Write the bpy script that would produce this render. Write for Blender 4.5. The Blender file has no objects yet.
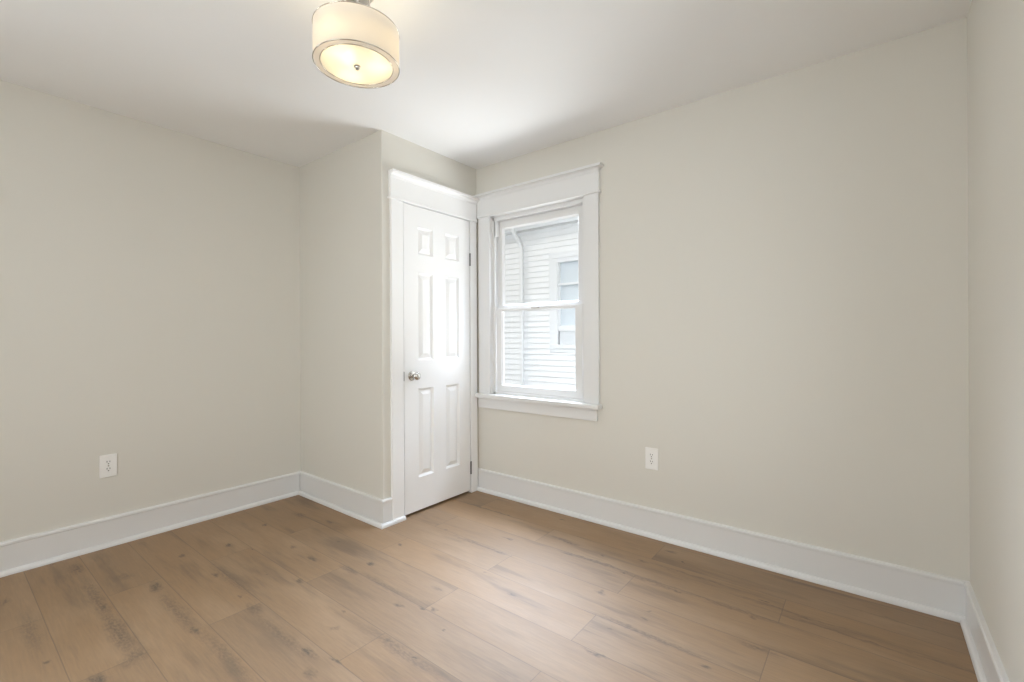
import bpy, bmesh, math, random
from mathutils import Vector, Matrix

scene = bpy.context.scene
COL = scene.collection
random.seed(7)

# ------------------------------------------------------------------ key dimensions (metres)
XL, XR = -3.376, 0.307          # left and right walls
YB, YR = 2.595, -1.55           # window wall, rear wall (behind the camera)
XC, YA = -2.372, 1.733          # closet: side wall with the door, front wall
H = 2.44
CAM_Z = 1.1586

# ------------------------------------------------------------------ camera, sky, sun, exposure
cam_d = bpy.data.cameras.new('camera')
cam = bpy.data.objects.new('camera', cam_d)
COL.objects.link(cam)
cam_d.sensor_fit = 'HORIZONTAL'
cam_d.sensor_width = 36.0
cam_d.lens = 459.27 * 36.0 / 1024.0
cam_d.shift_y = -(341.0 - 337.07) / 1024.0
cam_d.clip_start = 0.02
cam.matrix_world = (Matrix.Translation((0, 0, CAM_Z)) @ Matrix.Rotation(0.66478, 4, 'Z')
                    @ Matrix.Rotation(math.pi / 2, 4, 'X') @ Matrix.Rotation(-0.0051, 4, 'Z'))
scene.camera = cam

SKY = 0.92
world = bpy.data.worlds.new('overcast_sky')
scene.world = world
world.use_nodes = True
wn = world.node_tree.nodes
wn['Background'].inputs['Color'].default_value = (1.0, 0.985, 0.96, 1)
wn['Background'].inputs['Strength'].default_value = SKY

sun_d = bpy.data.lights.new('sun', 'SUN')
sun_d.energy = 1.3
sun_d.angle = math.radians(6)
sun_d.color = (1.0, 0.97, 0.92)
sun = bpy.data.objects.new('sun', sun_d)
COL.objects.link(sun)
sun.rotation_euler = Vector((1.0, 0.50, -0.55)).to_track_quat('-Z', 'Y').to_euler()


def area(name, centre, w, h, direction, watts, rgb):
    """unseen area lamp added outside a window opening to stand in for daylight"""
    d = bpy.data.lights.new(name, 'AREA')
    d.shape = 'RECTANGLE'
    d.size, d.size_y = w, h
    d.energy = watts
    d.color = rgb
    o = bpy.data.objects.new(name, d)
    COL.objects.link(o)
    o.location = centre
    o.rotation_euler = Vector(direction).to_track_quat('-Z', 'Y').to_euler()
    return o


W1X0, W1X1, W1Z0, W1Z1 = -2.225, -1.438, 0.735, 2.052     # window_1 opening (window wall)
W2X0, W2X1, W2Z0, W2Z1 = -1.95, -0.75, 0.80, 2.05         # window_2 opening (rear wall, unseen, added for fill light)
W3Y0, W3Y1, W3Z0, W3Z1 = 0.32, 1.46, 0.80, 2.05            # window_3 opening (right wall beside the camera, unseen, added to light the room)
area('daylight_from_sky', (-3.6, 4.6, 3.6), 4.4, 1.7, (0.40, -0.74, -0.53), 1270, (0.70, 0.81, 1.0))
area('daylight_from_above', (-2.0, 3.8, 3.9), 3.2, 1.0, (0.0, -0.50, -0.87), 500, (0.72, 0.82, 1.0))
area('daylight_from_ground', (-1.8, 4.9, -0.65), 6.0, 2.2, (0, -0.85, 0.53), 450, (0.97, 0.99, 1.0))
area('daylight_from_side', (0.3, 4.4, 1.5), 2.6, 2.4, (-0.72, -0.69, 0.0), 32, (0.95, 0.98, 1.0))
area('fill_lamp_rear', ((W2X0 + W2X1) / 2, YR - 0.5, (W2Z0 + W2Z1) / 2 + 0.2), 1.6, 1.5, (0, 1, -0.1), 88, (0.925, 0.968, 1.0))  # added fill lamp behind the made-up rear window
W4Y0, W4Y1, W4Z0, W4Z1 = -1.42, -0.62, 0.80, 2.05          # window_4 opening (left wall, out of view, added to let fill light in)
area('fill_lamp_left', (XL - 0.6, (W4Y0 + W4Y1) / 2, (W4Z0 + W4Z1) / 2 + 0.2), 1.2, 1.5, (1, 0.15, -0.1), 95, (0.925, 0.968, 1.0))  # added fill lamp outside the made-up left window
area('fill_lamp_right', (XR + 0.6, (W3Y0 + W3Y1) / 2 - 0.30, (W3Z0 + W3Z1) / 2 + 0.2), 1.6, 1.5, (-1, 0.34, -0.1), 37, (0.925, 0.968, 1.0))  # added fill lamp outside the made-up right window

vs = scene.view_settings
scene.display_settings.display_device = 'sRGB'
vs.view_transform = 'Standard'
vs.look = 'None'
vs.exposure = 0.0
vs.gamma = 1.0
vs.use_curve_mapping = False
cy = scene.cycles
cy.use_denoising = True
cy.max_bounces = 14
cy.diffuse_bounces = 9
cy.glossy_bounces = 5
cy.transmission_bounces = 8
cy.transparent_max_bounces = 12
cy.sample_clamp_indirect = 6.0
cy.caustics_reflective = False
cy.caustics_refractive = False


# ------------------------------------------------------------------ materials
def new_mat(name):
    m = bpy.data.materials.new(name)
    m.use_nodes = True
    nt = m.node_tree
    return m, nt, nt.nodes['Principled BSDF']


def simple(name, rgb, rough=0.5, metal=0.0, spec=0.5, bump=0.0, bscale=300.0):
    m, nt, p = new_mat(name)
    p.inputs['Base Color'].default_value = (*rgb, 1)
    p.inputs['Roughness'].default_value = rough
    p.inputs['Metallic'].default_value = metal
    p.inputs['Specular IOR Level'].default_value = spec
    if bump:
        tc = nt.nodes.new('ShaderNodeTexCoord')
        n = nt.nodes.new('ShaderNodeTexNoise')
        n.inputs['Scale'].default_value = bscale
        n.inputs['Detail'].default_value = 3
        b = nt.nodes.new('ShaderNodeBump')
        b.inputs['Strength'].default_value = bump
        b.inputs['Distance'].default_value = 0.002
        nt.links.new(tc.outputs['Object'], n.inputs['Vector'])
        nt.links.new(n.outputs['Fac'], b.inputs['Height'])
        nt.links.new(b.outputs['Normal'], p.inputs['Normal'])
    return m


M = {}
M['wall'] = simple('greige_wall_paint', (0.690, 0.668, 0.612), 0.75, spec=0.25, bump=0.08)
M['ceiling'] = simple('white_ceiling_paint', (0.865, 0.87, 0.875), 0.9, spec=0.1, bump=0.05)
M['trim'] = simple('white_trim_paint', (0.75, 0.748, 0.742), 0.32)
M['door'] = simple('white_door_paint', (0.89, 0.89, 0.89), 0.38)
M['vinyl'] = simple('white_window_vinyl', (0.75, 0.748, 0.742), 0.3)
M['plastic'] = simple('white_outlet_plastic', (0.85, 0.84, 0.82), 0.3)
M['dark'] = simple('dark_slot', (0.03, 0.03, 0.03), 0.6)
M['nickel'] = simple('satin_nickel', (0.62, 0.60, 0.57), 0.22, metal=1.0)
M['hinge'] = simple('brushed_hinge_steel', (0.24, 0.24, 0.24), 0.35, metal=1.0)
M['siding'] = simple('white_vinyl_siding', (0.76, 0.755, 0.74), 0.55)
M['exterior'] = simple('exterior_wall', (0.13, 0.14, 0.15), 0.8)
M['concrete'] = simple('concrete', (0.09, 0.09, 0.088), 0.9, bump=0.2, bscale=60)
M['roofing'] = simple('grey_roof_shingles', (0.20, 0.20, 0.21), 0.9, bump=0.4, bscale=40)
M['lock'] = simple('tan_lock_metal', (0.45, 0.42, 0.38), 0.4, metal=0.6)
M['far_glass'] = simple('neighbour_window_glass', (0.60, 0.64, 0.66), 0.3, spec=0.15)
M['curtain'] = simple('white_curtain', (0.78, 0.78, 0.76), 0.9)
M['grey_panel'] = simple('grey_panel', (0.60, 0.61, 0.61), 0.6)


def glass_mat():
    m = bpy.data.materials.new('clear_window_glass')
    m.use_nodes = True
    nt = m.node_tree
    nt.nodes.clear()
    o = nt.nodes.new('ShaderNodeOutputMaterial')
    mix = nt.nodes.new('ShaderNodeMixShader')
    t = nt.nodes.new('ShaderNodeBsdfTransparent')
    t.inputs['Color'].default_value = (0.96, 0.97, 0.97, 1)
    g = nt.nodes.new('ShaderNodeBsdfGlossy')
    g.inputs['Roughness'].default_value = 0.02
    f = nt.nodes.new('ShaderNodeFresnel')
    geo = nt.nodes.new('ShaderNodeNewGeometry')
    ior = nt.nodes.new('ShaderNodeMapRange')        # a thin pane reflects alike from both of its faces
    ior.inputs['To Min'].default_value = 1.30
    ior.inputs['To Max'].default_value = 1.0 / 1.30
    nt.links.new(geo.outputs['Backfacing'], ior.inputs['Value'])
    nt.links.new(ior.outputs['Result'], f.inputs['IOR'])
    nt.links.new(f.outputs[0], mix.inputs[0])
    nt.links.new(t.outputs[0], mix.inputs[1])
    nt.links.new(g.outputs[0], mix.inputs[2])
    nt.links.new(mix.outputs[0], o.inputs['Surface'])
    return m


def sheer(name, rgb, open_, weave=0.0):
    """translucent fabric or frosted glass: part open, part scattering"""
    m = bpy.data.materials.new(name)
    m.use_nodes = True
    nt = m.node_tree
    nt.nodes.clear()
    o = nt.nodes.new('ShaderNodeOutputMaterial')
    mix = nt.nodes.new('ShaderNodeMixShader')
    mix2 = nt.nodes.new('ShaderNodeMixShader')
    t = nt.nodes.new('ShaderNodeBsdfTransparent')
    tl = nt.nodes.new('ShaderNodeBsdfTranslucent')
    df = nt.nodes.new('ShaderNodeBsdfDiffuse')
    tl.inputs['Color'].default_value = (*rgb, 1)
    df.inputs['Color'].default_value = (*rgb, 1)
    mix2.inputs[0].default_value = 0.55
    mix.inputs[0].default_value = 1 - open_
    nt.links.new(tl.outputs[0], mix2.inputs[1])
    nt.links.new(df.outputs[0], mix2.inputs[2])
    nt.links.new(t.outputs[0], mix.inputs[1])
    nt.links.new(mix2.outputs[0], mix.inputs[2])
    nt.links.new(mix.outputs[0], o.inputs['Surface'])
    return m


def emitter(name, rgb, s):
    m = bpy.data.materials.new(name)
    m.use_nodes = True
    nt = m.node_tree
    nt.nodes.clear()
    o = nt.nodes.new('ShaderNodeOutputMaterial')
    e = nt.nodes.new('ShaderNodeEmission')
    e.inputs['Color'].default_value = (*rgb, 1)
    e.inputs['Strength'].default_value = s
    nt.links.new(e.outputs[0], o.inputs['Surface'])
    return m


M['glass'] = glass_mat()
M['outer_shade'] = sheer('sheer_white_organza', (0.84, 0.81, 0.78), 0.06)
M['inner_shade'] = sheer('frosted_white_inner_shade', (0.80, 0.75, 0.66), 0.05)
M['diffuser'] = sheer('frosted_diffuser', (0.80, 0.77, 0.70), 0.03)
M['bulb'] = emitter('warm_bulb_glow', (1.0, 0.83, 0.52), 13.0)

# floor boards -----------------------------------------------------
S0, SW = 0.297, 0.2028          # first seam and board width (across Y)
J0, JL = -0.302, 1.206          # joints of the odd rows and board length (along X)
# dark knots and streaks of the wood print: x, y, radius along the board, radius across, strength
KNOTS = []


def floor_at(u, v):
    f, y0, yaw, roll = 459.27, 337.07, 0.66478, -0.0051
    a, b = u - 512, v - y0
    c, s = math.cos(roll), math.sin(roll)
    a, b = a * c + b * s, -a * s + b * c
    r, z = a / f, -b / f
    t = -CAM_Z / z
    return (t * (r * math.cos(yaw) - math.sin(yaw)), t * (r * math.sin(yaw) + math.cos(yaw)))


for u, v, rx, ry, st in [
    (5, 602, .05, .015, .5), (77, 569, .09, .03, .55), (103.5, 607, .03, .02, .7), (118, 632, .30, .035, .55),
    (96, 598, .35, .03, .45), (135, 657, .05, .035, .5), (156, 587, .06, .03, .75), (178, 612, .30, .03, .45), (47, 660.6, .02, .01, .6),
    (195, 631, .035, .016, .75), (225, 655, .35, .03, .40), (98, 679, .05, .02, .7), (125, 576, .04, .03, .35),
    (182, 555.7, .03, .018, .75), (230, 545, .035, .016, .85), (264, 525, .03, .016, .75), (253, 549, .012, .008, .6),
    (215, 574, .035, .018, .7), (232, 580, .30, .03, .35), (311, 558.6, .035, .014, .85), (300, 581, .03, .012, .8), (266, 574, .012, .008, .5),
    (240.5, 597.7, .022, .014, .75), (343, 611, .014, .009, .7), (340, 542, .018, .010, .75), (350, 570, .08, .020, .6),
    (371, 564, .03, .012, .85), (293, 547, .03, .014, .55), (330, 522, .05, .014, .6), (300, 515, .10, .03, .5), (254, 609, .06, .03, .5),
    (308, 652.7, .055, .020, .8), (280, 634, .25, .025, .45), (336, 660, .035, .010, .75), (335, 628, .02, .016, .35), (310, 674, .04, .02, .5),
    (384, 585, .25, .02, .40), (398, 604.5, .03, .012, .7), (420, 607.6, .022, .010, .75), (431.6, 608.7, .022, .010, .75),
    (388, 640, .05, .016, .6), (400, 650, .30, .03, .42), (413, 657.6, .02, .010, .7), (512.7, 595, .03, .008, .6), (485.7, 573, .016, .010, .5),
    (444, 630.5, .014, .008, .6), (400, 545, .02, .008, .7), (495, 550.5, .14, .014, .6), (438, 589, .04, .02, .4),
    (570, 543, .05, .008, .8), (562, 539, .10, .012, .5), (570, 554.6, .05, .014, .7), (600, 563, .25, .016, .55), (624, 573, .018, .010, .9),
    (676, 591, .03, .010, .8), (650, 581, .22, .020, .5), (599, 592, .03, .016, .55), (640.7, 618, .014, .009, .95), (651, 612, .010, .007, .5),
    (645, 562, .035, .014, .5), (670, 551.5, .03, .014, .6), (683, 562, .010, .007, .8), (610.5, 629.5, .014, .009, .6),
    (597, 654.5, .05, .010, .7), (647, 634.7, .30, .022, .5), (701, 665, .02, .008, .7), (603, 555.6, .012, .006, .6),
    (762, 600, .03, .007, .8), (752, 617, .02, .010, .7), (806.6, 618.7, .03, .007, .9), (790, 612, .30, .012, .45), (874, 643, .02, .006, .8),
    (840, 633, .30, .010, .45), (760, 649, .10, .02, .5), (735, 609, .30, .016, .45), (508, 515, .025, .008, .75), (490, 510, .35, .012, .5), (562, 520, .03, .008, .85),
    (569, 542.5, .10, .010, .55), (508, 538.6, .03, .010, .6), (480, 545, .30, .014, .42), (446, 530, .02, .010, .6), (604, 555, .012, .006, .6), (600, 591, .02, .014, .5),
    (960, 668, .20, .012, .4), (900, 622, .25, .010, .35), (700, 578, .30, .010, .4), (30, 630, .25, .03, .35),
]:
    x, y = floor_at(u, v)
    KNOTS.append((x, y, rx, ry, st))


def floor_mat():
    m, nt, p = new_mat('oak_plank_floor')
    N, Lk = nt.nodes.new, nt.links.new

    def math_(op, a, b=None, clamp=False):
        n = N('ShaderNodeMath')
        n.operation = op
        n.use_clamp = clamp
        for i, v in enumerate((a, b)):
            if v is None:
                continue
            if isinstance(v, (int, float)):
                n.inputs[i].default_value = v
            else:
                Lk(v, n.inputs[i])
        return n.outputs[0]

    def combine(a, b, c=0.0):
        n = N('ShaderNodeCombineXYZ')
        for i, v in enumerate((a, b, c)):
            if isinstance(v, (int, float)):
                n.inputs[i].default_value = v
            else:
                Lk(v, n.inputs[i])
        return n.outputs[0]

    def noise(vec, scale, detail=4, rough=0.55):
        n = N('ShaderNodeTexNoise')
        n.inputs['Scale'].default_value = scale
        n.inputs['Detail'].default_value = detail
        n.inputs['Roughness'].default_value = rough
        Lk(vec, n.inputs['Vector'])
        return n.outputs['Fac']

    def mapr(v, a, b, c, d, smooth=True):
        n = N('ShaderNodeMapRange')
        n.interpolation_type = 'SMOOTHSTEP' if smooth else 'LINEAR'
        Lk(v, n.inputs['Value'])
        for k, q in zip(('From Min', 'From Max', 'To Min', 'To Max'), (a, b, c, d)):
            n.inputs[k].default_value = q
        return n.outputs['Result']

    def mixc(f, a, b, mode='MIX'):
        n = N('ShaderNodeMix')
        n.data_type = 'RGBA'
        n.blend_type = mode
        if isinstance(f, (int, float)):
            n.inputs[0].default_value = f
        else:
            Lk(f, n.inputs[0])
        for idx, v in ((6, a), (7, b)):
            if isinstance(v, tuple):
                n.inputs[idx].default_value = (*v, 1)
            else:
                Lk(v, n.inputs[idx])
        return n.outputs[2]

    tc = N('ShaderNodeTexCoord')
    sep = N('ShaderNodeSeparateXYZ')
    Lk(tc.outputs['Object'], sep.inputs[0])
    X, Y = sep.outputs[0], sep.outputs[1]
    yr = math_('DIVIDE', math_('SUBTRACT', Y, S0), SW)
    row = math_('FLOOR', yr)
    yfr = math_('SUBTRACT', yr, row)
    odd = math_('MODULO', math_('ADD', row, 100.0), 2.0)
    xs = math_('DIVIDE', math_('SUBTRACT', X, J0), JL)
    xs = math_('ADD', xs, math_('MULTIPLY', math_('SUBTRACT', 1.0, odd), 0.5025))
    colm = math_('FLOOR', xs)
    xf = math_('SUBTRACT', xs, colm)
    wn_ = N('ShaderNodeTexWhiteNoise')
    wn_.noise_dimensions = '2D'
    Lk(combine(row, colm), wn_.inputs['Vector'])
    r1 = wn_.outputs['Value']
    sc = N('ShaderNodeSeparateColor')
    Lk(wn_.outputs['Color'], sc.inputs[0])
    r2, r3 = sc.outputs[1], sc.outputs[2]
    # grain coordinates, shifted board by board
    gx = math_('ADD', X, math_('MULTIPLY', r1, 37.0))
    gy = math_('ADD', Y, math_('MULTIPLY', r2, 11.0))
    long_ = combine(math_('MULTIPLY', gx, 1.5), math_('MULTIPLY', gy, 10.0), r3)
    fine = combine(math_('MULTIPLY', gx, 9.0), math_('MULTIPLY', gy, 130.0), r3)
    blot = combine(math_('MULTIPLY', gx, 1.6), math_('MULTIPLY', gy, 5.0), r3)
    n_long = noise(long_, 1.0, 4, 0.55)
    n_fine = noise(fine, 1.0, 4, 0.65)
    n_blot = noise(blot, 1.0, 4, 0.55)
    # base: warm oak to grey-brown, board by board
    base = mixc(math_('ADD', math_('MULTIPLY', r1, 0.55), math_('MULTIPLY', n_blot, 0.45)), (0.325, 0.197, 0.098), (0.255, 0.165, 0.094))
    pale = mapr(n_blot, 0.42, 0.72, 0.0, 0.6)
    base = mixc(pale, base, (0.385, 0.254, 0.148))
    dark = mapr(n_long, 0.50, 0.74, 0.0, 0.60)
    base = mixc(dark, base, (0.130, 0.088, 0.054))
    g = mapr(n_fine, 0.25, 0.75, 0.84, 1.12, False)
    gcol = combine(g, g, g)
    base = mixc(1.0, base, gcol, 'MULTIPLY')
    # knots and streaks, warped a little
    wx = math_('MULTIPLY', math_('SUBTRACT', noise(combine(math_('MULTIPLY', X, 9.0), math_('MULTIPLY', Y, 20.0)), 1.0, 3), 0.5), 0.11)
    wy = math_('MULTIPLY', math_('SUBTRACT', noise(combine(math_('MULTIPLY', X, 14.0), math_('MULTIPLY', Y, 40.0), 5.0), 1.0, 3), 0.5), 0.045)
    kx, ky = math_('ADD', X, wx), math_('ADD', Y, wy)
    acc = None
    coords = {}
    for x, y, rx, ry, st in KNOTS:
        asp = max(1, round(rx / ry))
        if asp not in coords:
            coords[asp] = combine(kx, math_('MULTIPLY', ky, float(asp)))
        d = N('ShaderNodeVectorMath')
        d.operation = 'DISTANCE'
        Lk(coords[asp], d.inputs[0])
        d.inputs[1].default_value = (x, y * asp, 0)
        k = mapr(d.outputs['Value'], 0.0, rx * 1.30, min(0.97, st * 1.2), 0.0)
        acc = k if acc is None else math_('MAXIMUM', acc, k)
    speck = noise(combine(math_('MULTIPLY', X, 55.0), math_('MULTIPLY', Y, 120.0), 2.0), 1.0, 3)
    kn = math_('MULTIPLY', acc, mapr(speck, 0.32, 0.66, 0.45, 1.20), clamp=True)
    base = mixc(kn, base, (0.095, 0.066, 0.045))
    # seams
    e1 = math_('MINIMUM', yfr, math_('SUBTRACT', 1.0, yfr))
    seam_y = mapr(e1, 0.004, 0.012, 1.0, 0.0)
    e2 = math_('MINIMUM', xf, math_('SUBTRACT', 1.0, xf))
    seam_x = mapr(e2, 0.0007, 0.0020, 1.0, 0.0)
    seam = math_('MAXIMUM', seam_y, seam_x)
    base = mixc(math_('MULTIPLY', seam, 0.45), base, (0.10, 0.075, 0.055))
    Lk(base, p.inputs['Base Color'])
    rg = mapr(n_fine, 0.2, 0.8, 0.58, 0.70, False)
    Lk(rg, p.inputs['Roughness'])
    p.inputs['Specular IOR Level'].default_value = 0.95
    b = N('ShaderNodeBump')
    b.inputs['Strength'].default_value = 0.25
    b.inputs['Distance'].default_value = 0.0012
    hgt = math_('SUBTRACT', math_('MULTIPLY', n_fine, 0.35), seam)
    Lk(hgt, b.inputs['Height'])
    Lk(b.outputs['Normal'], p.inputs['Normal'])
    return m


M['floor'] = floor_mat()


# ------------------------------------------------------------------ mesh helpers
def obj(name, bm, mat, parent=None, smooth=False, loc=None):
    bmesh.ops.recalc_face_normals(bm, faces=bm.faces[:])
    me = bpy.data.meshes.new(name)
    bm.to_mesh(me)
    bm.free()
    for q in (mat if isinstance(mat, (list, tuple)) else [mat]):
        me.materials.append(q)
    if smooth:
        for p in me.polygons:
            p.use_smooth = True
        try:
            me.set_sharp_from_angle(angle=math.radians(38))
        except Exception:
            pass
    o = bpy.data.objects.new(name, me)
    COL.objects.link(o)
    if parent is not None:
        o.parent = parent
        if parent.type == 'EMPTY' or parent.location.length > 0:
            # geometry is written in world space
            o.matrix_parent_inverse = Matrix.Translation(-world_loc(parent))
    if loc:
        o.location = loc
    return o


def world_loc(o):
    v = Vector((0, 0, 0))
    while o is not None:
        v += o.location + o.matrix_parent_inverse.translation
        o = o.parent
    return v


def struct(name, bm, mat, parent=None, smooth=False, label=None):
    o = obj(name, bm, mat, parent, smooth)
    if parent is None:
        o['kind'] = 'structure'
    if label:
        o['label'] = label
    return o


def empty(name, loc, label=None, cat=None, group=None, kind=None):
    o = bpy.data.objects.new(name, None)
    COL.objects.link(o)
    o.location = loc
    o.empty_display_size = 0.1
    for k, v in (('label', label), ('category', cat), ('group', group), ('kind', kind)):
        if v:
            o[k] = v
    return o


def box(bm, lo, hi, bev=0.0):
    lo, hi = Vector(lo), Vector(hi)
    t = bmesh.new()
    bmesh.ops.create_cube(t, size=1.0)
    for v in t.verts:
        v.co = Vector([(lo[i] + hi[i]) / 2 + v.co[i] * (hi[i] - lo[i]) for i in range(3)])
    if bev:
        bmesh.ops.bevel(t, geom=t.edges[:], offset=bev, segments=2, affect='EDGES', profile=0.6)
    me = bpy.data.meshes.new('tmp')
    t.to_mesh(me)
    t.free()
    bm.from_mesh(me)
    bpy.data.meshes.remove(me)
    return bm


def B(*boxes, bev=0.0):
    bm = bmesh.new()
    for lo, hi in boxes:
        box(bm, lo, hi, bev)
    return bm


def lathe(bm, prof, segs=64, axis='Z', origin=(0, 0, 0), closed=False):
    """revolve a list of (radius, height) about an axis through origin"""
    rings = []
    for r, z in prof:
        if r < 1e-6:
            rings.append([bm.verts.new((0, 0, z))])
        else:
            rings.append([bm.verts.new((r * math.cos(2 * math.pi * k / segs), r * math.sin(2 * math.pi * k / segs), z)) for k in range(segs)])
    pairs = list(zip(rings, rings[1:])) + ([(rings[-1], rings[0])] if closed else [])
    for a, b in pairs:
        for k in range(segs):
            k2 = (k + 1) % segs
            if len(a) == 1 and len(b) == 1:
                continue
            if len(a) == 1:
                bm.faces.new((a[0], b[k], b[k2]))
            elif len(b) == 1:
                bm.faces.new((a[k], a[k2], b[0]))
            else:
                bm.faces.new((a[k], a[k2], b[k2], b[k]))
    rot = {'Z': Matrix.Identity(3), 'X': Matrix.Rotation(math.pi / 2, 3, 'Y'), 'Y': Matrix.Rotation(-math.pi / 2, 3, 'X')}[axis]
    for ring in rings:
        for v in ring:
            v.co = rot @ v.co + Vector(origin)
    return bm


def tube(bm, a, b, r, segs=12):
    a, b = Vector(a), Vector(b)
    d = b - a
    q = d.to_track_quat('Z', 'Y')
    r1 = [bm.verts.new(a + q @ Vector((r * math.cos(2 * math.pi * k / segs), r * math.sin(2 * math.pi * k / segs), 0))) for k in range(segs)]
    r2 = [bm.verts.new(v.co + d) for v in r1]
    for k in range(segs):
        bm.faces.new((r1[k], r1[(k + 1) % segs], r2[(k + 1) % segs], r2[k]))
    bm.faces.new(r1[::-1])
    bm.faces.new(r2)
    return bm


def torus(bm, R, r, origin, segs=72, ms=10):
    prof = [(R + r * math.cos(2 * math.pi * k / ms), r * math.sin(2 * math.pi * k / ms)) for k in range(ms)]
    return lathe(bm, prof, segs, 'Z', origin, closed=True)


def sweep(bm, path, prof):
    """sweep a closed profile of (out, z) along an xy polyline; 'out' points to the left of travel, corners are mitred"""
    P = [Vector((x, y)) for x, y in path]
    dirs = [(P[i + 1] - P[i]).normalized() for i in range(len(P) - 1)]
    nrm = [Vector((-d.y, d.x)) for d in dirs]
    rings = []
    for i, p in enumerate(P):
        if i == 0:
            m = nrm[0]
        elif i == len(P) - 1:
            m = nrm[-1]
        else:
            m = nrm[i - 1] + nrm[i]
            m = m / (m.dot(nrm[i]))
        rings.append([bm.verts.new((p.x + m.x * o, p.y + m.y * o, z)) for o, z in prof])
    n = len(prof)
    for a, b in zip(rings, rings[1:]):
        for k in range(n):
            bm.faces.new((a[k], a[(k + 1) % n], b[(k + 1) % n], b[k]))
    bm.faces.new(rings[0][::-1])
    bm.faces.new(rings[-1])
    return bm


# ------------------------------------------------------------------ room shell
T = 0.14
struct('floor', B(((XL - T, YR - T, -0.2), (XR + T, YB + T, 0.0))), M['floor'])
struct('ceiling', B(((XL - T, YR - T, H), (XR + T, YB + T, H + 0.25))), M['ceiling'])
struct('wall_left', B(((XL - T, YR, 0), (XL, W4Y0, H)), ((XL - T, W4Y1, 0), (XL, YB + T, H)),
                      ((XL - T, W4Y0, 0), (XL, W4Y1, W4Z0)), ((XL - T, W4Y0, W4Z1), (XL, W4Y1, H))), M['wall'])
struct('wall_right', B(((XR, YR, 0), (XR + T, W3Y0, H)), ((XR, W3Y1, 0), (XR + T, YB + T, H)),
                       ((XR, W3Y0, 0), (XR + T, W3Y1, W3Z0)), ((XR, W3Y0, W3Z1), (XR + T, W3Y1, H))), M['wall'])


def wall_with_hole(name, y0, y1, xa, xb, hx0, hx1, hz0, hz1):
    return struct(name, B(((xa, y0, 0), (hx0, y1, H)), ((hx1, y0, 0), (xb, y1, H)),
                          ((hx0, y0, 0), (hx1, y1, hz0)), ((hx0, y0, hz1), (hx1, y1, H))), M['wall'])


wall_with_hole('wall_back', YB, YB + T, XL, XR, W1X0, W1X1, W1Z0, W1Z1)
wall_with_hole('wall_rear', YR - T, YR, XL - T, XR + T, W2X0, W2X1, W2Z0, W2Z1)

# closet: front wall (with a softly rounded outer corner) and side wall with the door opening
DY0, DY1, DZ1 = 1.872, 2.512, 2.035
bm = bmesh.new()
r = 0.006
outline = [(XL, YA), (XC - r, YA)] + [(XC - r + r * math.sin(a), YA + r - r * math.cos(a)) for a in (0.4, 0.8, 1.2)] + [(XC, YA + r), (XC, YA + 0.1), (XL, YA + 0.1)]
lo = [bm.verts.new((x, y, 0)) for x, y in outline]
hi = [bm.verts.new((x, y, H)) for x, y in outline]
for i in range(len(outline)):
    j = (i + 1) % len(outline)
    bm.faces.new((lo[i], lo[j], hi[j], hi[i]))
bm.faces.new(lo[::-1])
bm.faces.new(hi)
struct('wall_closet_front', bm, M['wall'])
struct('wall_closet_side', B(((XC - 0.1, YA + 0.1, 0), (XC, DY0, H)), ((XC - 0.1, DY1, 0), (XC, YB, H)),
                             ((XC - 0.1, DY0, DZ1), (XC, DY1, H))), M['wall'])

# baseboards -------------------------------------------------------
BASE = [(0, 0), (0.014, 0), (0.014, 0.143), (0.0185, 0.147), (0.0185, 0.157), (0.014, 0.163), (0, 0.163)]
SHOE = [(0.0145, 0), (0.033, 0), (0.033, 0.008), (0.030, 0.017), (0.023, 0.023), (0.0145, 0.024)]


def baseboard(name, a, b, butt_a=False, butt_b=False):
    """board and shoe from a to b; a butted end stops at the face of the board round the corner"""
    a, b = Vector(a), Vector(b)
    d = (b - a).normalized()

    def run(t):
        return [tuple(a + d * t if butt_a else a), tuple(b - d * t if butt_b else b)]
    o = struct(name, sweep(bmesh.new(), run(0.0187), BASE), M['trim'])
    obj('shoe_molding', sweep(bmesh.new(), run(0.0375), SHOE), M['trim'], o)
    return o


baseboard('baseboard_left', (XL, YA), (XL, YR), butt_a=True)
bb = struct('baseboard_closet', sweep(bmesh.new(), [(XC, 1.790), (XC, YA), (XL, YA)], BASE), M['trim'])
obj('shoe_molding', sweep(bmesh.new(), [(XC, 1.880), (XC, YA), (XL, YA)], [(o + 0.004, z) for o, z in SHOE]), M['trim'], bb)
baseboard('baseboard_back', (XR, YB), (XC, YB))
baseboard('baseboard_right', (XR, YR), (XR, YB), butt_b=True)
baseboard('baseboard_rear', (XL, YR), (XR, YR), butt_a=True, butt_b=True)

# ------------------------------------------------------------------ door_1 (six-panel closet door)
door = empty('door_1', (XC, 2.19, 0.02), 'white six-panel closet door with a round nickel knob', None, None, 'structure')
FX = XC + 0.014                 # door face
y0, y1, z0, z1 = 1.888, 2.496, 0.020, 2.020
PY = [(2.003, 2.138), (2.252, 2.387)]
PZ = [(0.235, 0.822), (1.008, 1.588), (1.708, 1.890)]
bm = bmesh.new()
ys = sorted({y0, y1, *[q for p in PY for q in p]})
zs = sorted({z0, z1, *[q for p in PZ for q in p]})


def ring_rect(x, a, b, c, d):
    return [bm.verts.new((x, a, c)), bm.verts.new((x, b, c)), bm.verts.new((x, b, d)), bm.verts.new((x, a, d))]


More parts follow.
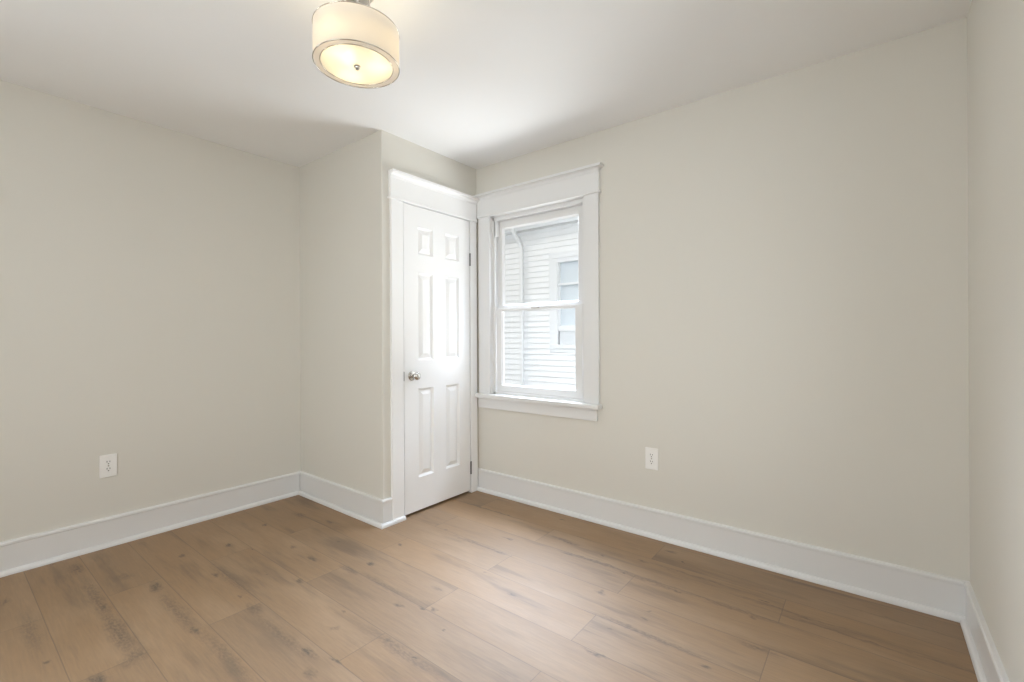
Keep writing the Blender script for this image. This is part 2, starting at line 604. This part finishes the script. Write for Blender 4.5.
for a, b in zip(ys, ys[1:]):
    for c, d in zip(zs, zs[1:]):
        if (a, b) in PY and (c, d) in PZ:
            steps = [(0, 0), (0.003, -0.005), (0.012, -0.014), (0.016, -0.014), (0.043, -0.002), (0.046, -0.002)]
            rings = [ring_rect(FX + dx, a + o, b - o, c + o, d - o) for o, dx in steps]
            for p, q in zip(rings, rings[1:]):
                for k in range(4):
                    bm.faces.new((p[k], p[(k + 1) % 4], q[(k + 1) % 4], q[k]))
            bm.faces.new(rings[-1])
        else:
            bm.faces.new(ring_rect(FX, a, b, c, d))
# back and edges
bk = ring_rect(FX - 0.035, y0, y1, z0, z1)
fr = ring_rect(FX, y0, y1, z0, z1)
bm.faces.new(bk)
for k in range(4):
    bm.faces.new((bk[k], bk[(k + 1) % 4], fr[(k + 1) % 4], fr[k]))
bmesh.ops.remove_doubles(bm, verts=bm.verts[:], dist=1e-5)
obj('door_panel', bm, M['door'], door)
# knob: rosette, neck and ball turned about X
KY, KZ = 1.950, 0.910
bm = lathe(bmesh.new(), [(0, 0), (0.031, 0), (0.0315, 0.004), (0.028, 0.008), (0.014, 0.010), (0.0105, 0.014), (0.0105, 0.028),
                         (0.017, 0.033), (0.024, 0.040), (0.0265, 0.049), (0.0255, 0.057), (0.020, 0.063), (0.010, 0.066), (0, 0.0665)],
           40, 'X', (FX, KY, KZ))
obj('door_knob', bm, M['nickel'], door, smooth=True)['label'] = 'round nickel door knob'
obj('latch_plate', B(((FX - 0.022, y0 - 0.0035, KZ - 0.03), (FX + 0.001, y0 + 0.0008, KZ + 0.03))), M['hinge'], door)
for zc in (1.735, 0.187):
    bm = bmesh.new()
    tube(bm, (FX + 0.006, 2.4995, zc - 0.045), (FX + 0.006, 2.4995, zc + 0.045), 0.0062, 14)
    for dz in (-0.027, -0.009, 0.009, 0.027):
        torus(bm, 0.0062, 0.0006, (FX + 0.006, 2.4995, zc + dz), 14, 6)
    tube(bm, (FX + 0.006, 2.4995, zc + 0.045), (FX + 0.006, 2.4995, zc + 0.050), 0.004, 10)
    box(bm, (FX - 0.03, 2.496, zc - 0.044), (FX + 0.004, 2.5035, zc + 0.044))
    obj('hinge', bm, M['hinge'], door, smooth=True)['label'] = 'grey steel hinge'
# jamb lining the opening
obj('door_jamb', B(((XC - 0.1, DY0, 0), (XC + 0.0, y0 - 0.004, DZ1 - 0.012)), ((XC - 0.1, 2.5005, 0), (XC, DY1, DZ1 - 0.012)),
                   ((XC - 0.1, DY0, 2.0235), (XC, DY1, DZ1)),
                   ((XC - 0.04, 1.884, 0), (XC - 0.024, 1.895, 2.0235)), ((XC - 0.04, 2.489, 0), (XC - 0.024, 2.5005, 2.0235))), M['trim'], door)

# crown profile for the head casings (out from the face, height)
def crown(zb, zt, o0):
    slab = 0.015
    pts = [(0, zb), (o0 + 0.004, zb)]
    for k in range(6):
        t = k / 5
        pts.append((o0 + 0.005 + 0.018 * (1 - math.cos(t * math.pi / 2)), zb + 0.004 + (zt - zb - slab - 0.006) * math.sin(t * math.pi / 2)))
    pts += [(o0 + 0.030, zt - slab), (o0 + 0.030, zt), (0, zt)]
    return pts


# trim_1: casing of the closet door
tr1 = struct('trim_1', B(((XC, 1.790, 0.0), (XC + 0.020, 1.880, 2.032)), ((XC, 2.504, 0.0), (XC + 0.020, 2.572, 2.032)), bev=0.002), M['door'],
             label='white flat casing and crowned head around the closet door')
obj('head_casing', B(((XC, 1.782, 2.030), (XC + 0.024, 2.572, 2.175)), bev=0.002), M['door'], tr1)
obj('fillet', B(((XC, 1.774, 2.026), (XC + 0.032, 2.572, 2.040)), bev=0.003), M['door'], tr1)
obj('crown_molding', sweep(bmesh.new(), [(XC + 0.006, 2.570), (XC + 0.006, 1.779)], crown(2.160, 2.202, 0.018)), M['door'], tr1)

# ------------------------------------------------------------------ window_1 (double hung)
win = empty('window_1', ((W1X0 + W1X1) / 2, YB, W1Z0), 'white double-hung window looking onto a neighbouring white house', None, None, 'structure')
J0x, J1x = W1X0, W1X1
# wooden jamb liner and vinyl frame
obj('window_jamb', B(((J0x, YB, W1Z0), (J0x + 0.004, YB + T, W1Z1)), ((J1x - 0.004, YB, W1Z0), (J1x, YB + T, W1Z1)),
                     ((J0x, YB, W1Z1 - 0.004), (J1x, YB + T, W1Z1))), M['trim'], win)
fa, fb = J0x + 0.004, J1x - 0.004
ya_, yb_ = YB + 0.012, YB + 0.105
obj('window_frame', B(((fa, ya_, W1Z0), (fa + 0.014, yb_, W1Z1 - 0.004)), ((fb - 0.014, ya_, W1Z0), (fb, yb_, W1Z1 - 0.004)),
                      ((fa, ya_, W1Z1 - 0.030), (fb, yb_, W1Z1 - 0.004)), ((fa, ya_, W1Z0 - 0.0), (fb, yb_ + 0.03, W1Z0 + 0.018)),
                      ((fa + 0.014, YB + 0.050, W1Z0), (fa + 0.022, YB + 0.056, W1Z1 - 0.03)), ((fb - 0.022, YB + 0.050, W1Z0), (fb - 0.014, YB + 0.056, W1Z1 - 0.03)),
                      ((fa + 0.014, ya_, W1Z0), (fa + 0.022, ya_ + 0.008, W1Z1 - 0.03)), ((fb - 0.022, ya_, W1Z0), (fb - 0.014, ya_ + 0.008, W1Z1 - 0.03)),
                      ((fa + 0.014, ya_, 1.905), (fa + 0.030, YB + 0.052, 2.022)), bev=0.0008), M['vinyl'], win)


def sash(name, x0, x1, za, zb, gy, y_in, y_out, gx0, gx1, gz0, gz1):
    bm = bmesh.new()
    box(bm, (x0, y_in, za), (gx0, y_out, zb), 0.002)
    box(bm, (gx1, y_in, za), (x1, y_out, zb), 0.002)
    box(bm, (gx0 - .004, y_in, za), (gx1 + .004, y_out, gz0), 0.002)
    box(bm, (gx0 - .004, y_in, gz1), (gx1 + .004, y_out, zb), 0.002)
    # sloped glazing bead all round
    b = 0.010
    for k, (p, q) in enumerate((((gx0, gz0), (gx1, gz0)), ((gx1, gz0), (gx1, gz1)), ((gx1, gz1), (gx0, gz1)), ((gx0, gz1), (gx0, gz0)))):
        dx, dz = ((0, 1), (-1, 0), (0, -1), (1, 0))[k]
        v = [bm.verts.new((p[0], y_in + 0.003, p[1])), bm.verts.new((q[0], y_in + 0.003, q[1])),
             bm.verts.new((q[0] + dx * b + (-b if k == 0 else b if k == 2 else 0), gy - 0.002, q[1] + dz * b + (-b if k == 1 else b if k == 3 else 0))),
             bm.verts.new((p[0] + dx * b + (b if k == 0 else -b if k == 2 else 0), gy - 0.002, p[1] + dz * b + (b if k == 1 else -b if k == 3 else 0)))]
        bm.faces.new(v)
    s = obj(name, bm, M['vinyl'], win)
    obj('pane', B(((gx0 - 0.003, gy, gz0 - 0.003), (gx1 + 0.003, gy + 0.004, gz1 + 0.003))), M['glass'], s)
    return s


lower = sash('lower_sash', -2.193, -1.470, 0.754, 1.371, YB + 0.037, YB + 0.020, YB + 0.049, -2.150, -1.524, 0.805, 1.356)
upper = sash('upper_sash', -2.205, -1.462, 1.352, 2.021, YB + 0.074, YB + 0.057, YB + 0.086, -2.164, -1.520, 1.392, 1.968)
bm = B(((-1.876, YB + 0.016, 1.356), (-1.808, YB + 0.021, 1.369)), ((-1.872, YB + 0.009, 1.360), (-1.812, YB + 0.018, 1.365)), bev=0.0015)
obj('sash_lock', bm, M['lock'], lower)
# trim_2: casing, head, crown, stool and apron
CA = YB - 0.020
tr2 = struct('trim_2', B(((-2.337, CA, 0.738), (W1X0 - 0.0, YB, 2.062)), ((W1X1, CA, 0.738), (-1.335, YB, 2.062)), bev=0.002), M['trim'],
             label='white flat casing, crowned head and sill around the window')
obj('head_casing', B(((-2.346, YB - 0.023, 2.060), (-1.328, YB, 2.205)), ((W1X0, CA, 2.050), (W1X1, YB, 2.064)), bev=0.002), M['trim'], tr2)
obj('fillet', B(((-2.346, YB - 0.030, 2.054), (-1.321, YB, 2.068)), bev=0.003), M['trim'], tr2)
obj('crown_molding', sweep(bmesh.new(), [(-1.352, YB + 0.0), (-1.352, YB - 0.004), (-2.366, YB - 0.004)], crown(2.184, 2.226, 0.018)), M['trim'], tr2)
obj('window_sill', B(((-2.350, YB - 0.055, 0.708), (-1.322, YB, 0.738)), ((W1X0, YB - 0.01, 0.712), (W1X1, YB + 0.02, 0.738)), bev=0.006), M['trim'], tr2)
obj('apron', B(((-2.345, CA, 0.630), (-1.352, YB, 0.709)), bev=0.003), M['trim'], tr2)

# unseen windows behind and beside the camera, added to light the room
c2 = 0.05
for n, (a0, a1, b0, b1), P, din in ((2, (W2X0, W2X1, W2Z0, W2Z1), YR, 'Y'), (3, (W3Y0, W3Y1, W3Z0, W3Z1), XR, 'X'),
                                        (4, (W4Y0, W4Y1, W4Z0, W4Z1), XL, '-X')):
    def bx(p0, p1, q0, q1, d0, d1):
        """box given along the wall, in height and in depth into the room"""
        if din == 'Y':
            return ((p0, P + d0, q0), (p1, P + d1, q1))
        if din == '-X':
            return ((P + d0, p0, q0), (P + d1, p1, q1))
        return ((P - d1, p0, q0), (P - d0, p1, q1))
    loc = ((a0 + a1) / 2, P, b0) if din == 'Y' else (P, (a0 + a1) / 2, b0)
    w2 = empty('window_%d' % n, loc, None, None, None, 'structure')  # made-up window out of view, opening for its fill lamp
    obj('window_frame', B(bx(a0, a0 + c2, b0, b1, -.1, -.03), bx(a1 - c2, a1, b0, b1, -.1, -.03), bx(a0, a1, b0, b0 + c2, -.1, -.03),
                          bx(a0, a1, b1 - c2, b1, -.1, -.03), bx(a0, a1, 1.405, 1.445, -.09, -.04), bev=0.003), M['vinyl'], w2)
    obj('pane', B(bx(a0 + .04, a1 - .04, b0 + .04, b1 - .04, -.07, -.066)), M['glass'], w2)
    struct('trim_%d' % (n + 1), B(bx(a0 - .1, a0, b0 - .1, b1 + .13, 0, .02), bx(a1, a1 + .1, b0 - .1, b1 + .13, 0, .02),
                                  bx(a0, a1, b0 - .1, b0, 0, .02), bx(a0, a1, b1, b1 + .13, 0, .02), bev=0.002), M['trim'])


# ------------------------------------------------------------------ electrical outlets
def outlet(name, label):
    """built at the origin facing -Y, plate centred on z=0"""
    t = empty(name, (0, 0, 0), label, 'outlet')
    bm = B(((-0.038, -0.0065, -0.0625), (0.038, 0, 0.0625)), bev=0.0028)
    obj('cover_plate', bm, M['plastic'], t)
    for dz in (-0.0195, 0.0195):
        bm = bmesh.new()
        pts = []
        for k in range(32):
            a = 2 * math.pi * k / 32
            pts.append((0.0165 * max(-0.83, min(0.83, math.cos(a))) / 0.95, 0.0145 * math.sin(a)))
        f0 = [bm.verts.new((x, -0.0062, z + dz)) for x, z in pts]
        f1 = [bm.verts.new((x, -0.0080, z + dz)) for x, z in pts]
        for k in range(32):
            bm.faces.new((f0[k], f0[(k + 1) % 32], f1[(k + 1) % 32], f1[k]))
        bm.faces.new(f1)
        rc = obj('receptacle', bm, M['plastic'], t)
        bm = B(((-0.0075, -0.0086, dz + 0.000), (-0.0048, -0.0075, dz + 0.0095)), ((0.0048, -0.0086, dz + 0.001), (0.0075, -0.0075, dz + 0.0085)))
        tube(bm, (0, -0.0075, dz - 0.0075), (0, -0.0086, dz - 0.0075), 0.0030, 14)
        obj('socket_slots', bm, M['dark'], rc)
    obj('screw', tube(bmesh.new(), (0, -0.006, 0), (0, -0.0078, 0), 0.0032, 14), M['nickel'], t)
    return t


o1 = outlet('electrical_outlet', None)
o2 = outlet('electrical_outlet', None)
o1.location = (-1.007, YB, 0.450)
o2.location = (XL, 0.628, 0.449)
o2.rotation_euler = (0, 0, math.pi / 2)
o1['label'] = 'white duplex electrical outlet on the window wall, below and right of the window'
o2['label'] = 'white duplex electrical outlet on the long bare wall left of the closet'
for o in (o1, o2):
    o['group'] = 'wall outlets'

# ------------------------------------------------------------------ ceiling light (double drum)
LX, LY, LZ = -1.487, 0.982, 2.160
cl = empty('ceiling_light', (LX, LY, H), 'round double-drum ceiling light with sheer white shade and lit warm bulbs', 'ceiling light')
RO, RI, HD = 0.1505, 0.1270, 0.127
obj('canopy', lathe(bmesh.new(), [(0, H), (0.064, H), (0.064, H - 0.010), (0.056, H - 0.020), (0.018, H - 0.024), (0, H - 0.024)], 48, 'Z', (LX, LY, 0)), M['nickel'], cl, True)
bm = bmesh.new()
tube(bm, (LX, LY, H - 0.022), (LX, LY, LZ - 0.004), 0.005, 12)
obj('stem', bm, M['nickel'], cl, True)
for k in range(3):
    a = math.radians(20 + 120 * k)
    bm = bmesh.new()
    tube(bm, (LX + 0.05 * math.cos(a), LY + 0.05 * math.sin(a), H - 0.012), (LX + 0.058 * math.cos(a), LY + 0.058 * math.sin(a), LZ + HD - 0.012), 0.0032, 10)
    tube(bm, (LX, LY, LZ + HD - 0.012), (LX + (RO - 0.001) * math.cos(a), LY + (RO - 0.001) * math.sin(a), LZ + HD - 0.004), 0.0024, 8)
    obj('support_rod', bm, M['nickel'], cl, True)


def shell(R, za, zb, t=0.0012):
    return lathe(bmesh.new(), [(R, za), (R, zb), (R - t, zb), (R - t, za)], 96, 'Z', (LX, LY, 0), closed=True)


def sheet_cyl(R, za, zb):
    return lathe(bmesh.new(), [(R, za), (R, zb)], 96, 'Z', (LX, LY, 0))


os_ = obj('outer_shade', sheet_cyl(RO, LZ, LZ + HD), M['outer_shade'], cl, True)
obj('shade_rim', torus(bmesh.new(), RO, 0.0020, (LX, LY, LZ)), M['nickel'], os_, True)
obj('shade_rim', torus(bmesh.new(), RO, 0.0020, (LX, LY, LZ + HD)), M['nickel'], os_, True)
obj('shade_bottom', lathe(bmesh.new(), [(RO, LZ + 0.0005), (RI, LZ + 0.0005)], 96, 'Z', (LX, LY, 0)), M['outer_shade'], os_, True)
is_ = obj('inner_shade', sheet_cyl(RI, LZ, LZ + HD - 0.02), M['inner_shade'], cl, True)
di = obj('diffuser', lathe(bmesh.new(), [(RI, LZ), (RI * 0.66, LZ - 0.0012), (RI * 0.33, LZ - 0.0020), (0.004, LZ - 0.0024)], 96, 'Z', (LX, LY, 0)), M['diffuser'], cl, True)
obj('diffuser_rim', torus(bmesh.new(), RI, 0.0018, (LX, LY, LZ)), M['nickel'], di, True)
obj('finial', lathe(bmesh.new(), [(0, LZ - 0.001), (0.012, LZ - 0.002), (0.013, LZ - 0.004), (0.008, LZ - 0.006), (0.007, LZ - 0.009), (0.0085, LZ - 0.011), (0.006, LZ - 0.014), (0, LZ - 0.015)],
                    24, 'Z', (LX, LY, 0)), M['nickel'], cl, True)
for ang in (-77, 43, 163):
    dx, dy = 0.078 * math.cos(math.radians(ang)), 0.078 * math.sin(math.radians(ang))
    bx_, by_, bz_ = LX + dx, LY + dy, LZ + 0.060
    bm = lathe(bmesh.new(), [(0, -0.032), (0.012, -0.030), (0.023, -0.020), (0.0285, -0.004), (0.027, 0.010), (0.019, 0.024), (0.013, 0.034), (0.0125, 0.040)], 24, 'Z', (bx_, by_, bz_))
    bu = obj('bulb', bm, M['bulb'], cl, True)
    obj('socket', lathe(bmesh.new(), [(0, 0.040), (0.0165, 0.040), (0.0165, 0.066), (0, 0.066)], 20, 'Z', (bx_, by_, bz_)), M['plastic'], cl, True)
    obj('socket_arm', tube(bmesh.new(), (LX, LY, bz_ + 0.062), (bx_, by_, bz_ + 0.062), 0.004, 10), M['nickel'], cl, True)

# ------------------------------------------------------------------ outside: ground and the neighbouring house
struct('ground', B(((-20, YB + T, -1.9), (14, 16, -1.6)), ((-20, -14, -1.9), (14, YB + T, -1.6))), M['concrete'])
NY = 7.0
hs = empty('neighboring_house', (-5.0, NY, -1.6), 'white clapboard house wall seen through the window, with downspout and sash window', 'house')
NX0, NX1 = -13.0, 1.0
NWX0, NWX1, NWZ0, NWZ1 = -4.50, -3.62, 0.98, 2.56
bm = bmesh.new()
EXPO = 0.1016
z = -1.6
k = 0
while z < 3.18:
    zt = min(z + EXPO, 3.20)
    segs = [(NX0, NX1)]
    if zt > NWZ0 and z < NWZ1:
        segs = [(NX0, NWX0), (NWX1, NX1)]
    for a, b in segs:
        pr = [(0.0, z), (-0.021, z), (-0.021, z + 0.012), (-0.006, zt), (0.0, zt)]
        L_ = [bm.verts.new((a, NY + y, zz)) for y, zz in pr]
        R_ = [bm.verts.new((b, NY + y, zz)) for y, zz in pr]
        for i in range(5):
            j = (i + 1) % 5
            bm.faces.new((L_[i], L_[j], R_[j], R_[i]))
        bm.faces.new(L_)
        bm.faces.new(R_[::-1])
    z = zt
    if zt >= 3.20:
        break
obj('siding', bm, M['siding'], hs)
obj('house_wall', B(((NX0, NY + 0.001, -1.6), (NWX0, NY + 0.25, 3.23)), ((NWX1, NY + 0.001, -1.6), (NX1, NY + 0.25, 3.23)),
                    ((NWX0, NY + 0.001, -1.6), (NWX1, NY + 0.25, NWZ0)), ((NWX0, NY + 0.001, NWZ1), (NWX1, NY + 0.25, 3.23))), M['exterior'], hs)
# eave, gutter and roof
obj('soffit', B(((NX0 - 0.2, NY - 0.16, 3.140), (NX1 + 0.2, NY, 3.200)), ((NX0 - 0.2, NY - 0.18, 3.140), (NX1 + 0.2, NY - 0.14, 3.320))), M['siding'], hs)
obj('gutter', sweep(bmesh.new(), [(NX1 + 0.2, NY - 0.18), (NX0 - 0.2, NY - 0.18)],
                    [(0, 3.200), (0.07, 3.200), (0.085, 3.230), (0.12, 3.280), (0.12, 3.320), (0.11, 3.320), (0.105, 3.285), (0.07, 3.215), (0.01, 3.215), (0.01, 3.320), (0, 3.320)]), M['siding'], hs)
bm = bmesh.new()
pr = [(NY - 0.22, 3.340), (NY + 3.6, 5.7), (NY + 7.6, 3.340), (NY + 7.6, 3.240), (NY + 3.6, 5.6), (NY - 0.18, 3.270)]
L_ = [bm.verts.new((NX0 - 0.3, y, zz)) for y, zz in pr]
R_ = [bm.verts.new((NX1 + 0.3, y, zz)) for y, zz in pr]
for i in range(6):
    j = (i + 1) % 6
    bm.faces.new((L_[i], L_[j], R_[j], R_[i]))
bm.faces.new(L_)
bm.faces.new(R_[::-1])
obj('roof', bm, M['roofing'], hs)
# downspout with its elbow back from the gutter
DSX = -5.215
bm = bmesh.new()
box(bm, (DSX - 0.035, NY - 0.075, -1.55), (DSX + 0.035, NY - 0.022, 2.87), 0.006)


def sq_tube(bm, pts, w):
    rings = []
    for x, y, zz in pts:
        rings.append([bm.verts.new((x - w, y - w * .8, zz)), bm.verts.new((x + w, y - w * .8, zz)), bm.verts.new((x + w, y + w * .8, zz)), bm.verts.new((x - w, y + w * .8, zz))])
    for a, b in zip(rings, rings[1:]):
        for k in range(4):
            bm.faces.new((a[k], a[(k + 1) % 4], b[(k + 1) % 4], b[k]))


sq_tube(bm, [(DSX, NY - 0.048, 2.86), (DSX - 0.02, NY - 0.08, 2.95), (DSX - 0.06, NY - 0.20, 3.11), (DSX - 0.07, NY - 0.24, 3.21)], 0.035)
obj('downspout', bm, M['siding'], hs)
# the house's own window
bm = B(((NWX0, NY - 0.03, NWZ0), (NWX0 + 0.075, NY + 0.02, NWZ1)), ((NWX1 - 0.075, NY - 0.03, NWZ0), (NWX1, NY + 0.02, NWZ1)),
       ((NWX0 + 0.07, NY - 0.029, NWZ1 - 0.075), (NWX1 - 0.07, NY + 0.019, NWZ1 - 0.002)), ((NWX0 - 0.02, NY - 0.05, NWZ0 - 0.03), (NWX1 + 0.02, NY + 0.02, NWZ0 + 0.04)),
       ((NWX0 - 0.02, NY - 0.04, NWZ1), (NWX1 + 0.02, NY + 0.02, NWZ1 + 0.05)), bev=0.004)
box(bm, (NWX0 - 0.10, NY - 0.028, NWZ0 - 0.10), (NWX0 + 0.01, NY + 0.02, NWZ1 + 0.11), 0.004)
box(bm, (NWX1 - 0.01, NY - 0.028, NWZ0 - 0.10), (NWX1 + 0.10, NY + 0.02, NWZ1 + 0.11), 0.004)
box(bm, (NWX0, NY - 0.028, NWZ1 - 0.01), (NWX1, NY + 0.02, NWZ1 + 0.11), 0.004)
box(bm, (NWX0, NY - 0.028, NWZ0 - 0.10), (NWX1, NY + 0.02, NWZ0 + 0.01), 0.004)
nf = obj('window_frame', bm, M['vinyl'], hs)
gx0, gx1 = NWX0 + 0.075, NWX1 - 0.075
obj('sash_rail', B(((gx0, NY - 0.012, 2.075), (gx1, NY + 0.041, 2.115)), ((gx0, NY - 0.015, 1.72), (gx1, NY + 0.04, 1.78)), ((gx0, NY - 0.015, 1.26), (gx1, NY + 0.04, 1.36)),
                   ((gx0, NY - 0.01, 1.26), (gx0 + 0.03, NY + 0.04, 2.50)), ((gx1 - 0.03, NY - 0.01, 1.26), (gx1, NY + 0.04, 2.50)), bev=0.003), M['vinyl'], nf)
obj('pane', B(((gx0, NY + 0.03, 1.30), (gx1, NY + 0.036, 2.50))), M['far_glass'], nf)
bm = B(((gx0 + 0.02, NY - 0.005, NWZ0 + 0.04), (gx1 - 0.02, NY + 0.06, 1.262)), bev=0.006)
obj('lower_panel', bm, M['grey_panel'], nf)

# outer shell of the house we stand in: roof edge over the window wall
oh = struct('trim_6', B(((XL - T, YB + T, -1.6), (XR + T, YB + T + 0.01, 0.0)), ((XL - 0.6, YR - 0.5, H + 0.25), (XR + 0.6, YB + T + 0.03, H + 0.32))), M['exterior'])
